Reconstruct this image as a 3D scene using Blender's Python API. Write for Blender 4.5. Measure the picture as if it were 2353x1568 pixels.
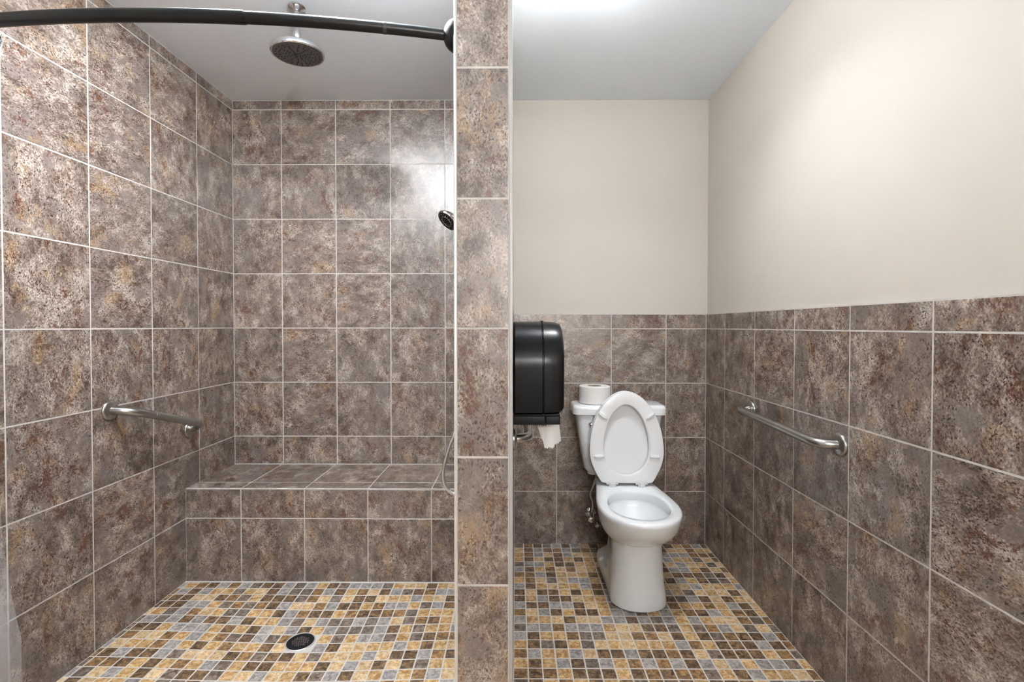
import bpy, bmesh, math, random
from mathutils import Vector, Matrix

# ------------------------------------------------------------------ reset
for o in list(bpy.data.objects):
    bpy.data.objects.remove(o, do_unlink=True)
scene = bpy.context.scene
col = scene.collection
random.seed(11)
PI = math.pi

# ------------------------------------------------------------------ camera
T = 0.308                      # pitch of the 12 inch wall tiles, metres
HC = 4.022 * T                 # camera height above the floor
cam_d = bpy.data.cameras.new('camera')
cam = bpy.data.objects.new('camera', cam_d)
col.objects.link(cam)
cam.location = (0, 0, HC)
cam.rotation_euler = (PI / 2 - 0.01464, 0, 0.00702)
cam_d.sensor_width = 36.0
cam_d.lens = 1104.87 / 2353.0 * 36.0
cam_d.shift_y = -18.0 / 2353.0
cam_d.clip_start = 0.02
scene.camera = cam

# ------------------------------------------------------------------ world, exposure
w = bpy.data.worlds.new('world')
scene.world = w
w.use_nodes = True
w.node_tree.nodes['Background'].inputs['Color'].default_value = (0.8, 0.85, 0.9, 1)
w.node_tree.nodes['Background'].inputs['Strength'].default_value = 0.15
scene.view_settings.view_transform = 'Standard'
scene.view_settings.look = 'None'
scene.view_settings.gamma = 1.0
scene.view_settings.use_curve_mapping = False
scene.view_settings.exposure = 0.33

# light paths: a small bright room needs few bounces
scene.cycles.max_bounces = 5
scene.cycles.diffuse_bounces = 4
scene.cycles.glossy_bounces = 2
scene.cycles.transmission_bounces = 3
scene.cycles.transparent_max_bounces = 8
scene.cycles.caustics_reflective = False
scene.cycles.caustics_refractive = False
scene.cycles.use_adaptive_sampling = True
scene.cycles.adaptive_threshold = 0.14
scene.cycles.adaptive_min_samples = 16

# lamps: recessed downlights (watts, beam spread) and added opal fill globes close under the ceiling (glow = surface
# strength); built with their fixtures at the end of the script
DOWN = {
    'shower': dict(pos=(-2.95, 4.5), r=0.075, watts=24.0, color=(0.94, 0.965, 1.0), spread=178),
    'toilet': dict(pos=(1.55, 5.35), r=0.070, watts=5.4, color=(0.98, 0.985, 1.0), spread=122),
    'room': dict(pos=(-0.9, 1.0), r=0.11, watts=1.0, color=(0.97, 0.985, 1.0), spread=140),  # added unseen downlight, brightens the partition end
}
FILL_GLOBE = {  # added, out of view, to brighten the ceilings
    'shower': dict(pos=(-1.6, 4.05), r=0.075, drop=0.10, glow=132.0, color=(0.87, 0.955, 1.0)),
    'toilet': dict(pos=(0.85, 5.1), r=0.075, drop=0.10, glow=28.0, color=(0.945, 0.975, 1.0)),
}
FILL_BAR = dict(pos=(1.3, 1.5), globes=3, r=0.075, strength=60.0, color=(0.965, 0.98, 1.0))  # added unseen globe bar, gives soft frontal fill light

# key planes in tile units, camera at the origin
L, R, D, F, P = -5.193, 3.497, 8.834, 7.494, 3.709
H, C = -4.022, 4.135
X1, X2 = -0.472, -0.023        # the two faces of the partition
YB = -4.0                      # wall behind the camera


def W(x, y, z):
    return Vector((x * T, y * T, (z - H) * T))


# ------------------------------------------------------------------ materials
def lin(c):
    r = []
    for v in c:
        v /= 255.0
        r.append(v / 12.92 if v <= 0.04045 else ((v + 0.055) / 1.055) ** 2.4)
    return (r[0], r[1], r[2], 1.0)


class NT:
    def __init__(self, name):
        self.m = bpy.data.materials.new(name)
        self.m.use_nodes = True
        self.t = self.m.node_tree
        self.b = self.t.nodes['Principled BSDF']

    def n(self, kind, **kw):
        nd = self.t.nodes.new(kind)
        for k, v in kw.items():
            if k in nd.inputs.keys():
                nd.inputs[k].default_value = v
            else:
                setattr(nd, k, v)
        return nd

    def l(self, a, b):
        self.t.links.new(a, b)

    def noise(self, vec, scale, detail=4.0, rough=0.55, dist=0.0, off=None):
        if off is not None:
            ad = self.n('ShaderNodeVectorMath', operation='ADD')
            ad.inputs[1].default_value = off
            self.l(vec, ad.inputs[0])
            vec = ad.outputs[0]
        nd = self.n('ShaderNodeTexNoise')
        nd.inputs['Scale'].default_value = scale
        nd.inputs['Detail'].default_value = detail
        nd.inputs['Roughness'].default_value = rough
        nd.inputs['Distortion'].default_value = dist
        self.l(vec, nd.inputs['Vector'])
        return nd.outputs['Fac']

    def ramp(self, fac, stops, interp='LINEAR'):
        nd = self.n('ShaderNodeValToRGB')
        cr = nd.color_ramp
        cr.interpolation = interp
        while len(cr.elements) < len(stops):
            cr.elements.new(0.5)
        for e, (p, c) in zip(cr.elements, stops):
            e.position = p
            e.color = c if len(c) == 4 else (c[0], c[1], c[2], 1)
        self.l(fac, nd.inputs['Fac'])
        return nd.outputs['Color']

    def mask(self, fac, a, b):
        nd = self.n('ShaderNodeMapRange')
        nd.interpolation_type = 'SMOOTHSTEP'
        nd.inputs['From Min'].default_value = a
        nd.inputs['From Max'].default_value = b
        self.l(fac, nd.inputs['Value'])
        return nd.outputs['Result']

    def mul(self, a, b):
        nd = self.n('ShaderNodeMath', operation='MULTIPLY')
        for i, v in enumerate((a, b)):
            if isinstance(v, (int, float)):
                nd.inputs[i].default_value = v
            else:
                self.l(v, nd.inputs[i])
        return nd.outputs[0]

    def mix(self, fac, a, b, blend='MIX'):
        nd = self.n('ShaderNodeMix', data_type='RGBA', blend_type=blend)
        for s, v in ((nd.inputs[0], fac), (nd.inputs[6], a), (nd.inputs[7], b)):
            if isinstance(v, (int, float, tuple)):
                s.default_value = v
            else:
                self.l(v, s)
        return nd.outputs[2]

    def coords(self, randomise=60.0):
        tc = self.n('ShaderNodeTexCoord')
        oi = self.n('ShaderNodeObjectInfo')
        cb = self.n('ShaderNodeCombineXYZ')
        self.l(self.mul(oi.outputs['Random'], randomise), cb.inputs[0])
        self.l(self.mul(oi.outputs['Random'], randomise * -0.73), cb.inputs[1])
        self.l(self.mul(oi.outputs['Random'], randomise * 1.9), cb.inputs[2])
        ad = self.n('ShaderNodeVectorMath', operation='ADD')
        self.l(tc.outputs['Object'], ad.inputs[0])
        self.l(cb.outputs[0], ad.inputs[1])
        return ad.outputs[0], oi.outputs['Random'], tc.outputs['Object']

    def bump(self, h, strength, dist):
        nd = self.n('ShaderNodeBump')
        nd.inputs['Strength'].default_value = strength
        nd.inputs['Distance'].default_value = dist
        self.l(h, nd.inputs['Height'])
        self.l(nd.outputs[0], self.b.inputs['Normal'])


def plain(name, c, rough=0.5, metal=0.0, spec=None, coat=0.0, bump=None, emit=None):
    k = NT(name)
    k.b.inputs['Base Color'].default_value = lin(c)
    k.b.inputs['Roughness'].default_value = rough
    k.b.inputs['Metallic'].default_value = metal
    if spec is not None:
        k.b.inputs['Specular IOR Level'].default_value = spec
    if coat:
        k.b.inputs['Coat Weight'].default_value = coat
        k.b.inputs['Coat Roughness'].default_value = 0.05
    if bump:
        tc = k.n('ShaderNodeTexCoord')
        h = k.noise(tc.outputs['Object'], bump[0], 3.0, 0.6)
        k.bump(h, bump[1], bump[2])
    if emit:
        k.b.inputs['Emission Color'].default_value = (emit[0], emit[1], emit[2], 1)
        k.b.inputs['Emission Strength'].default_value = emit[3]
    return k.m


def stone():
    """mottled taupe stone-look porcelain"""
    k = NT('stone_tile')
    v, rnd, raw = k.coords(80.0)
    # streaks run diagonally across each tile
    mp = k.n('ShaderNodeMapping')
    mp.inputs['Rotation'].default_value = (0, 0, 0.8)
    mp.inputs['Scale'].default_value = (1.0, 0.72, 1.0)
    k.l(v, mp.inputs['Vector'])
    s = mp.outputs[0]
    big = k.noise(s, 14.0, 5.0, 0.80, 0.12)
    c = k.ramp(big, [(0.37, lin((92, 79, 71))), (0.45, lin((121, 108, 100))),
                     (0.53, lin((145, 132, 123))), (0.62, lin((175, 164, 155)))])
    # flat grey pools with hardly any grain
    g = k.mask(k.noise(s, 9.0, 3.0, 0.62, 0.4, (3.1, 7.7, 1.3)), 0.54, 0.58)
    c = k.mix(k.mul(g, 0.66), c, lin((120, 109, 105)))
    # ochre and sand clouds
    o = k.mask(k.noise(s, 9.0, 4.0, 0.7, 0.2, (11.3, 2.2, 5.5)), 0.54, 0.68)
    c = k.mix(k.mul(o, 0.50), c, lin((174, 144, 108)))
    # brown rust stains with broken, grainy edges
    r1 = k.noise(s, 13.0, 6.0, 0.86, 0.2, (1.9, 13.7, 8.8))
    r = k.mask(r1, 0.55, 0.60)
    c = k.mix(k.mul(r, 0.78), c, lin((98, 60, 40)))
    # short light veins and shells
    vn = k.noise(s, 34.0, 2.0, 0.5, 1.0, (4.4, 4.1, 9.1))
    ab = k.n('ShaderNodeMath', operation='SUBTRACT')
    k.l(vn, ab.inputs[0]); ab.inputs[1].default_value = 0.5
    ab2 = k.n('ShaderNodeMath', operation='ABSOLUTE')
    k.l(ab.outputs[0], ab2.inputs[0])
    vm = k.mask(ab2.outputs[0], 0.020, 0.002)
    vsel = k.mask(k.noise(s, 18.0, 1.0, 0.5, 0.0, (8.0, 1.0, 3.0)), 0.52, 0.62)
    c = k.mix(k.mul(k.mul(vm, vsel), 0.38), c, lin((200, 188, 178)))
    # fine mottling and small dark pits
    fine = k.noise(s, 210.0, 2.0, 0.7, 0.0)
    fr = k.ramp(fine, [(0.33, (0.54, 0.52, 0.51)), (0.50, (1, 1, 1)), (0.68, (1.45, 1.44, 1.43))])
    gi = k.n('ShaderNodeMath', operation='SUBTRACT'); gi.inputs[0].default_value = 1.0
    k.l(k.mul(g, 0.6), gi.inputs[1])
    c = k.mix(gi.outputs[0], c, fr, 'MULTIPLY')
    mp2 = k.n('ShaderNodeMapping')
    mp2.inputs['Scale'].default_value = (1.0, 0.8, 1.0)
    k.l(s, mp2.inputs['Vector'])
    pit = k.mask(k.noise(mp2.outputs[0], 200.0, 1.0, 0.6, 0.2, (2.0, 5.0, 7.0)), 0.585, 0.66)
    psel = k.mask(k.noise(s, 22.0, 2.0, 0.65, 0.0, (6.0, 6.0, 2.0)), 0.42, 0.53)
    c = k.mix(k.mul(k.mul(pit, psel), 0.85), c, lin((52, 38, 31)))
    # each tile a touch lighter or darker
    tone = k.ramp(rnd, [(0.0, (0.82, 0.82, 0.82)), (1.0, (1.0, 0.985, 0.965))])
    c = k.mix(1.0, c, tone, 'MULTIPLY')
    k.l(c, k.b.inputs['Base Color'])
    k.b.inputs['Roughness'].default_value = 0.33
    k.b.inputs['Specular IOR Level'].default_value = 0.8
    k.bump(k.noise(s, 55.0, 2.0, 0.65), 0.25, 0.0008)
    return k.m


def mosaic(name, a, b, d):
    k = NT(name)
    v, rnd, raw = k.coords(40.0)
    n1 = k.noise(v, 58.0, 3.0, 0.70, 0.5)
    c = k.ramp(n1, [(0.36, lin(d)), (0.50, lin(a)), (0.62, lin(b))])
    n2 = k.noise(v, 190.0, 2.0, 0.7)
    fr = k.ramp(n2, [(0.30, (0.72, 0.70, 0.68)), (0.55, (1, 1, 1)), (0.75, (1.12, 1.12, 1.12))])
    c = k.mix(0.8, c, fr, 'MULTIPLY')
    tone = k.ramp(rnd, [(0.0, (0.86, 0.86, 0.87)), (1.0, (1.1, 1.09, 1.08))])
    c = k.mix(1.0, c, tone, 'MULTIPLY')
    k.l(c, k.b.inputs['Base Color'])
    k.b.inputs['Roughness'].default_value = 0.42
    k.bump(k.noise(v, 70.0, 1.0), 0.3, 0.0010)
    return k.m


def grout_mat():
    k = NT('grout')
    tc = k.n('ShaderNodeTexCoord')
    n1 = k.noise(tc.outputs['Object'], 25.0, 4.0, 0.6)
    c = k.ramp(n1, [(0.3, lin((180, 175, 171))), (0.7, lin((204, 200, 196)))])
    k.l(c, k.b.inputs['Base Color'])
    k.b.inputs['Roughness'].default_value = 0.85
    return k.m


def paint_mat():
    k = NT('beige_wall_paint')
    tc = k.n('ShaderNodeTexCoord')
    n1 = k.noise(tc.outputs['Object'], 2.0, 2.0, 0.5)
    c = k.ramp(n1, [(0.3, lin((197, 191, 183))), (0.7, lin((201, 195, 187)))])
    k.l(c, k.b.inputs['Base Color'])
    k.b.inputs['Roughness'].default_value = 0.55
    k.bump(k.noise(tc.outputs['Object'], 260.0, 3.0, 0.6), 0.12, 0.0008)
    return k.m


def brushed(name, c, rough, scale=(400, 6, 6)):
    k = NT(name)
    tc = k.n('ShaderNodeTexCoord')
    mp = k.n('ShaderNodeMapping')
    mp.inputs['Scale'].default_value = scale
    k.l(tc.outputs['Object'], mp.inputs['Vector'])
    n1 = k.noise(mp.outputs[0], 1.0, 4.0, 0.6)
    k.b.inputs['Base Color'].default_value = lin(c)
    k.b.inputs['Metallic'].default_value = 1.0
    rr = k.n('ShaderNodeMapRange')
    k.l(n1, rr.inputs['Value'])
    rr.inputs['To Min'].default_value = rough - 0.07
    rr.inputs['To Max'].default_value = rough + 0.07
    k.l(rr.outputs[0], k.b.inputs['Roughness'])
    return k.m


def knurl_mat():
    k = NT('peened_steel')
    tc = k.n('ShaderNodeTexCoord')
    vo = k.n('ShaderNodeTexVoronoi')
    vo.inputs['Scale'].default_value = 420.0
    k.l(tc.outputs['Object'], vo.inputs['Vector'])
    k.b.inputs['Base Color'].default_value = lin((168, 166, 160))
    k.b.inputs['Metallic'].default_value = 1.0
    k.b.inputs['Roughness'].default_value = 0.5
    k.bump(vo.outputs['Distance'], 0.8, 0.0012)
    return k.m


def curtain_mat():
    k = NT('clear_vinyl')
    tc = k.n('ShaderNodeTexCoord')
    out = k.t.nodes['Material Output']
    n1 = k.noise(tc.outputs['Object'], 6.0, 4.0, 0.6, 0.8)
    k.b.inputs['Base Color'].default_value = lin((226, 224, 226))
    k.b.inputs['Roughness'].default_value = 0.28
    tr = k.n('ShaderNodeBsdfTransparent')
    tr.inputs['Color'].default_value = (0.93, 0.93, 0.94, 1)
    mx = k.n('ShaderNodeMixShader')
    rr = k.n('ShaderNodeMapRange')
    k.l(n1, rr.inputs['Value'])
    rr.inputs['To Min'].default_value = 0.93
    rr.inputs['To Max'].default_value = 0.84
    k.l(rr.outputs[0], mx.inputs[0])
    k.l(k.b.outputs[0], mx.inputs[1])
    k.l(tr.outputs[0], mx.inputs[2])
    k.l(mx.outputs[0], out.inputs['Surface'])
    return k.m


def paper_mat():
    k = NT('tissue_paper')
    tc = k.n('ShaderNodeTexCoord')
    k.b.inputs['Base Color'].default_value = lin((238, 237, 235))
    k.b.inputs['Roughness'].default_value = 0.9
    k.bump(k.noise(tc.outputs['Object'], 500.0, 3.0, 0.6), 0.3, 0.0006)
    return k.m


M = dict(
    stone=stone(), grout=grout_mat(), paint=paint_mat(),
    floorgrout=plain('floor_grout', (206, 201, 195), 0.85),
    ceiling=plain('ceiling_paint', (234, 241, 249), 0.8, bump=(140.0, 0.25, 0.0012)),
    core=plain('wall_core', (190, 184, 176), 0.9),
    trim=plain('edge_trim_aluminium', (224, 224, 224), 0.32, 0.55),
    trimgrey=plain('edge_trim_grey', (172, 170, 168), 0.5, 0.2),
    steel=brushed('brushed_steel', (180, 179, 176), 0.30),
    knurl=knurl_mat(),
    chrome=plain('chrome', (214, 214, 216), 0.09, 1.0),
    darkface=plain('shower_face_grey', (92, 92, 94), 0.35, 0.4),
    nozzle=plain('nozzle_rubber', (26, 26, 27), 0.6),
    rod=plain('rod_black_enamel', (13, 13, 14), 0.36, spec=0.38),
    wornrod=plain('rod_worn_enamel', (58, 57, 57), 0.5, 0.3),
    black=plain('black_smoke_plastic', (6, 6, 8), 0.27, spec=0.22),
    blackmatt=plain('black_matt_plastic', (10, 10, 11), 0.5, spec=0.3),
    porcelain=plain('white_porcelain', (239, 243, 246), 0.13, coat=0.35),
    seat=plain('white_seat_plastic', (235, 237, 239), 0.24),
    hinge=plain('white_hinge_plastic', (214, 214, 212), 0.4),
    water=plain('bowl_water', (205, 210, 210), 0.03, spec=0.7),
    paper=paper_mat(),
    cardboard=plain('cardboard_core', (150, 138, 122), 0.9),
    vinyl=curtain_mat(),
    drainmetal=plain('drain_dark_metal', (38, 40, 44), 0.45, 0.6),
    drainhole=plain('drain_hole_bright', (205, 206, 210), 0.15, 1.0),
    hose=brushed('chrome_hose', (232, 232, 234), 0.34, (8, 8, 900)),
    whiteplastic=plain('lamp_trim_white', (236, 236, 234), 0.45),
    opal=plain('opal_glass', (250, 250, 248), 0.4, emit=(1.0, 1.0, 1.0, 8.0)),
    door=plain('door_paint', (196, 190, 182), 0.5),
)
MOS = [
    mosaic('mosaic_gold', (202, 166, 114), (228, 200, 154), (166, 122, 74)),
    mosaic('mosaic_sand', (216, 186, 142), (234, 212, 174), (184, 148, 104)),
    mosaic('mosaic_umber', (110, 90, 69), (156, 124, 88), (72, 56, 43)),
    mosaic('mosaic_brown', (142, 112, 78), (186, 146, 98), (98, 76, 56)),
    mosaic('mosaic_grey', (164, 159, 155), (190, 185, 181), (130, 124, 121)),
    mosaic('mosaic_taupe', (124, 110, 97), (156, 142, 128), (88, 76, 66)),
]
MOSW = [0.20, 0.14, 0.20, 0.15, 0.18, 0.13]


# ------------------------------------------------------------------ mesh helpers
def mesh(name, verts, faces, mats, smooth=None, fmat=None):
    me = bpy.data.meshes.new(name)
    me.from_pydata([tuple(v) for v in verts], [], faces)
    for m in (mats if isinstance(mats, (list, tuple)) else [mats]):
        me.materials.append(m)
    if fmat:
        me.polygons.foreach_set('material_index', fmat)
    if smooth is not None:
        me.polygons.foreach_set('use_smooth', [True] * len(me.polygons))
        me.set_sharp_from_angle(angle=math.radians(smooth))
    me.update()
    return me


def link(name, me, parent=None):
    o = bpy.data.objects.new(name, me)
    col.objects.link(o)
    if parent is not None:
        o.parent = parent
    return o


class G:
    """collects geometry in world (or root-local) coordinates"""
    def __init__(self):
        self.v, self.f = [], []

    def add(self, vs, fs):
        b = len(self.v)
        self.v += [Vector(p) for p in vs]
        self.f += [tuple(i + b for i in q) for q in fs]
        return self

    def box(self, a, b):
        x0, y0, z0 = a; x1, y1, z1 = b
        vs = [(x0, y0, z0), (x1, y0, z0), (x1, y1, z0), (x0, y1, z0),
              (x0, y0, z1), (x1, y0, z1), (x1, y1, z1), (x0, y1, z1)]
        return self.add(vs, [(0, 3, 2, 1), (4, 5, 6, 7), (0, 1, 5, 4), (1, 2, 6, 5), (2, 3, 7, 6), (3, 0, 4, 7)])

    def bevbox(self, a, b, r, seg=3):
        bm = bmesh.new()
        bmesh.ops.create_cube(bm, size=1.0)
        for vtx in bm.verts:
            for i in range(3):
                vtx.co[i] = a[i] if vtx.co[i] < 0 else b[i]
        bmesh.ops.bevel(bm, geom=list(bm.edges), offset=r, segments=seg, profile=0.5, affect='EDGES')
        bm.verts.index_update()
        vs = [vv.co.copy() for vv in bm.verts]
        fs = [tuple(q.index for q in fc.verts) for fc in bm.faces]
        bm.free()
        return self.add(vs, fs)

    def rings(self, rs, cap0=True, cap1=True):
        n = len(rs[0])
        vs = [p for r in rs for p in r]
        fs = []
        for i in range(len(rs) - 1):
            for j in range(n):
                k = (j + 1) % n
                fs.append((i * n + j, i * n + k, (i + 1) * n + k, (i + 1) * n + j))
        if cap0:
            fs.append(tuple(range(n - 1, -1, -1)))
        if cap1:
            b = (len(rs) - 1) * n
            fs.append(tuple(range(b, b + n)))
        return self.add(vs, fs)

    def lathe(self, center, axis, prof, n=40, cap0=True, cap1=True):
        """prof: list of (radius, distance along axis)"""
        ax = Vector(axis).normalized()
        up = Vector((0, 0, 1)) if abs(ax.z) < 0.9 else Vector((1, 0, 0))
        a = ax.cross(up).normalized()
        b = ax.cross(a).normalized()
        c = Vector(center)
        rs = []
        for r, h in prof:
            rs.append([c + ax * h + (a * math.cos(t) + b * math.sin(t)) * r
                       for t in [2 * PI * i / n for i in range(n)]])
        return self.rings(rs, cap0, cap1)

    def tube(self, path, rad, n=20, caps=True):
        pts = [Vector(p) for p in path]
        rs = []
        t0 = (pts[1] - pts[0]).normalized()
        up = Vector((0, 0, 1)) if abs(t0.z) < 0.9 else Vector((1, 0, 0))
        a = t0.cross(up).normalized()
        for i, p in enumerate(pts):
            if i == 0:
                t = t0
            elif i == len(pts) - 1:
                t = (pts[i] - pts[i - 1]).normalized()
            else:
                t = (pts[i + 1] - pts[i - 1]).normalized()
            a = (a - t * a.dot(t)).normalized()
            b = t.cross(a)
            r = rad[i] if isinstance(rad, (list, tuple)) else rad
            rs.append([p + (a * math.cos(q) + b * math.sin(q)) * r for q in [2 * PI * k / n for k in range(n)]])
        return self.rings(rs, caps, caps)

    def torus(self, c, axis, R0, r0, n=32, m=10):
        ax = Vector(axis).normalized()
        up = Vector((0, 0, 1)) if abs(ax.z) < 0.9 else Vector((1, 0, 0))
        a = ax.cross(up).normalized(); b = ax.cross(a).normalized()
        c = Vector(c)
        vs, fs = [], []
        for i in range(n):
            t = 2 * PI * i / n
            d = a * math.cos(t) + b * math.sin(t)
            for j in range(m):
                s = 2 * PI * j / m
                vs.append(c + d * (R0 + r0 * math.cos(s)) + ax * (r0 * math.sin(s)))
        for i in range(n):
            for j in range(m):
                fs.append((i * m + j, ((i + 1) % n) * m + j, ((i + 1) % n) * m + (j + 1) % m, i * m + (j + 1) % m))
        return self.add(vs, fs)

    def build(self, name, mat, parent=None, origin=None, smooth=35, fix=True):
        org = Vector(origin) if origin is not None else Vector((0, 0, 0))
        me = mesh(name, [p - org for p in self.v], self.f, mat, smooth)
        if fix:
            bm = bmesh.new(); bm.from_mesh(me)
            bmesh.ops.recalc_face_normals(bm, faces=bm.faces)
            bm.to_mesh(me); bm.free()
        return link(name, me, parent)


def tag(o, label=None, cat=None, group=None, kind=None):
    if label: o['label'] = label
    if cat: o['category'] = cat
    if group: o['group'] = group
    if kind: o['kind'] = kind
    return o


def root(name, loc, label, cat, group=None, rz=0.0):
    o = bpy.data.objects.new(name, None)
    col.objects.link(o)
    o.empty_display_size = 0.05
    o.location = loc
    o.rotation_euler = (0, 0, rz)
    return tag(o, label, cat, group)


def bend(points, radius, seg=8):
    """polyline with rounded corners"""
    pts = [Vector(p) for p in points]
    out = [pts[0]]
    for i in range(1, len(pts) - 1):
        a, b, c = pts[i - 1], pts[i], pts[i + 1]
        d1, d2 = (a - b).normalized(), (c - b).normalized()
        ang = d1.angle(d2)
        cut = min(radius / math.tan(ang / 2), (a - b).length * 0.98, (c - b).length * 0.48 if i < len(pts) - 2 else (c - b).length * 0.98)
        rr = cut * math.tan(ang / 2)
        bis = (d1 + d2).normalized()
        ctr = b + bis * (rr / math.sin(ang / 2))
        p0, p1 = b + d1 * cut, b + d2 * cut
        v0, v1 = p0 - ctr, p1 - ctr
        tot = v0.angle(v1)
        for k in range(seg + 1):
            f = k / seg
            out.append(ctr + (v0 * math.sin((1 - f) * tot) + v1 * math.sin(f * tot)) / math.sin(tot))
    out.append(pts[-1])
    res = [out[0]]
    for p in out[1:]:
        if (p - res[-1]).length > 1e-5:
            res.append(p)
    return res


# ------------------------------------------------------------------ tiles
TH = 0.0085                    # tile thickness
REC = 0.0006                   # how far the joint lies back
J = 0.0050                     # joint width
_tm = {}


def tile_mesh(wd, ht, mat, th=TH, ch=0.0006, key='tile'):
    k = (round(wd, 4), round(ht, 4), mat.name, th)
    if k not in _tm:
        x, y = wd / 2, ht / 2
        vs = [(-x, -y, -th), (x, -y, -th), (x, y, -th), (-x, y, -th),
              (-x, -y, -ch), (x, -y, -ch), (x, y, -ch), (-x, y, -ch),
              (-x + ch, -y + ch, 0), (x - ch, -y + ch, 0), (x - ch, y - ch, 0), (-x + ch, y - ch, 0)]
        fs = [(8, 9, 10, 11)]
        for i in range(4):
            j = (i + 1) % 4
            fs += [(4 + i, 4 + j, 8 + j, 8 + i), (i, j, 4 + j, 4 + i)]
        _tm[k] = mesh(key, vs, fs, mat)
    return _tm[k]


def place_tile(parent, center, u, v, wd, ht, mat, name='tile', spin=True, th=TH, ch=0.0006):
    u, v = Vector(u).normalized(), Vector(v).normalized()
    n = u.cross(v)
    if spin:
        k = random.randrange(4) if abs(wd - ht) < 2e-4 else random.choice((0, 2))
        for _ in range(k):
            u, v = v, -u
    o = link(name, tile_mesh(wd, ht, mat, th, ch, name), parent)
    m = Matrix((u, v, n)).transposed().to_4x4()
    m.translation = center
    o.matrix_basis = m
    return o


def tile_area(parent, org, u, v, us, vs):
    """tiles between the grid lines us, vs (tile units along u, v from org)"""
    u, v = Vector(u), Vector(v)
    n = u.cross(v)
    for a0, a1 in zip(us[:-1], us[1:]):
        for b0, b1 in zip(vs[:-1], vs[1:]):
            wd, ht = (a1 - a0) * T - J, (b1 - b0) * T - J
            if wd < 0.004 or ht < 0.004:
                continue
            c = Vector(org) + u * ((a0 + a1) / 2 * T) + v * ((b0 + b1) / 2 * T)
            c = c + n * random.uniform(-0.0003, 0.0003)
            place_tile(parent, c, u, v, wd, ht, M['stone'])


def lines(lo, hi, first, step=1.0):
    r = [lo]
    k = math.ceil((lo - first) / step - 1e-6)
    x = first + k * step
    while x < hi - 0.02:
        if x > lo + 0.02:
            r.append(x)
        x += step
    r.append(hi)
    return r


O0 = W(0, 0, 0)
BED = 0.0075

# ------------------------------------------------------------------ ceiling
g = G().box(W(L - 0.4, YB - 0.4, C), W(R + 0.4, D + 0.4, C + 0.4))
tag(g.build('ceiling', M['ceiling']), 'smooth pale grey painted ceiling over shower and toilet', None, kind='structure')

# ------------------------------------------------------------------ wall_left
g = G().box(W(L - 0.5, YB, H - 0.3) , W(L, D + 0.4, C) - Vector((TH + 0.001, 0, 0)))
wl = tag(g.build('wall_left', M['paint']), 'left shower wall clad in mottled taupe tile', None, kind='structure')
g = G().box(W(L, 2.845, H - 0.2) - Vector((TH + 0.001, 0, 0)), W(L, D, C) - Vector((REC, 0, 0)))
g.build('grout', M['grout'], wl, smooth=None)
zs = lines(H, C, -0.0334 - 4)
zs = [z for z in zs]
zs[0] = H - 0.012
tile_area(wl, W(L, 0, 0), (0, 1, 0), (0, 0, 1), [2.845, 3.845, 4.845, 5.845, 6.845, 7.845, D], zs)

# ------------------------------------------------------------------ wall_back
dy = Vector((0, TH + 0.001, 0))
g = G().box(W(L - 0.4, D, H - 0.3) + dy, W(R + 0.4, D + 0.5, C))
wb = tag(g.build('wall_back', M['paint']), 'back wall, tiled in the shower and painted beige above tile behind the toilet', None, kind='structure')
ry = Vector((0, REC, 0))
g = G().box(W(L, D, H - 0.2) + ry, W(X1, D, C) + dy)
g.build('grout', M['grout'], wb, smooth=None)
g = G().box(W(X2, D, H - 0.2) + ry, W(R, D, 0.226) + dy)
g.build('grout', M['grout'], wb, smooth=None)
zs = lines(-2.552, C, -0.0344)
tile_area(wb, W(0, D, 0), (1, 0, 0), (0, 0, 1), lines(L, X1, -4.292), zs)
zs = [H - 0.012, -3.047, -2.047, -1.047, -0.047, 0.218]
tile_area(wb, W(0, D, 0), (1, 0, 0), (0, 0, 1), lines(X2, R, 0.762), zs)

# ------------------------------------------------------------------ wall_right
dx = Vector((TH + 0.001, 0, 0)); rx = Vector((REC, 0, 0))
g = G().box(W(R, YB, H - 0.3) + dx, W(R + 0.5, D + 0.4, C))
wr = tag(g.build('wall_right', M['paint']), 'right wall, beige paint above a tiled wainscot', None, kind='structure')
g = G().box(W(R, 0.052, H - 0.2) + rx, W(R, D, 0.226) + dx)
g.build('grout', M['grout'], wr, smooth=None)
tile_area(wr, W(R, 0, 0), (0, -1, 0), (0, 0, 1), [-D] + [-(8.052 - k) for k in range(9)], zs)

# ------------------------------------------------------------------ partition
e = TH + 0.001
a, b = W(X1, P, H - 0.2), W(X2, D, C)
g = G().box((a.x + e, a.y + e, a.z), (b.x - e, b.y + 0.004, b.z))
wp = tag(g.build('wall_partition', M['paint']), 'narrow tiled partition wall between shower and toilet', None, kind='structure')
G().box((a.x + REC, a.y + e, a.z), (a.x + e, b.y, b.z)).build('grout', M['grout'], wp, smooth=None)
G().box((a.x + REC, a.y + REC, a.z), (b.x - REC, a.y + e, b.z)).build('grout', M['grout'], wp, smooth=None)
zt = W(0, 0, 0.226).z
G().box((b.x - e, a.y + e, a.z), (b.x - REC, b.y, zt)).build('grout', M['grout'], wp, smooth=None)
tile_area(wp, W(0, P, 0), (1, 0, 0), (0, 0, 1), [X1 + 0.016, X2 - 0.026],
          [H] + [-0.017 + k for k in range(-4, 5)] + [C])
tile_area(wp, W(X1, 0, 0), (0, -1, 0), (0, 0, 1), [-D, -7.9, -6.9, -5.9, -4.9, -P], lines(H - 0.012, C, -0.0344))
tile_area(wp, W(X2, 0, 0), (0, 1, 0), (0, 0, 1), [P, 4.05, 5.05, 6.05, 7.05, 8.05, D], zs)
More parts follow.
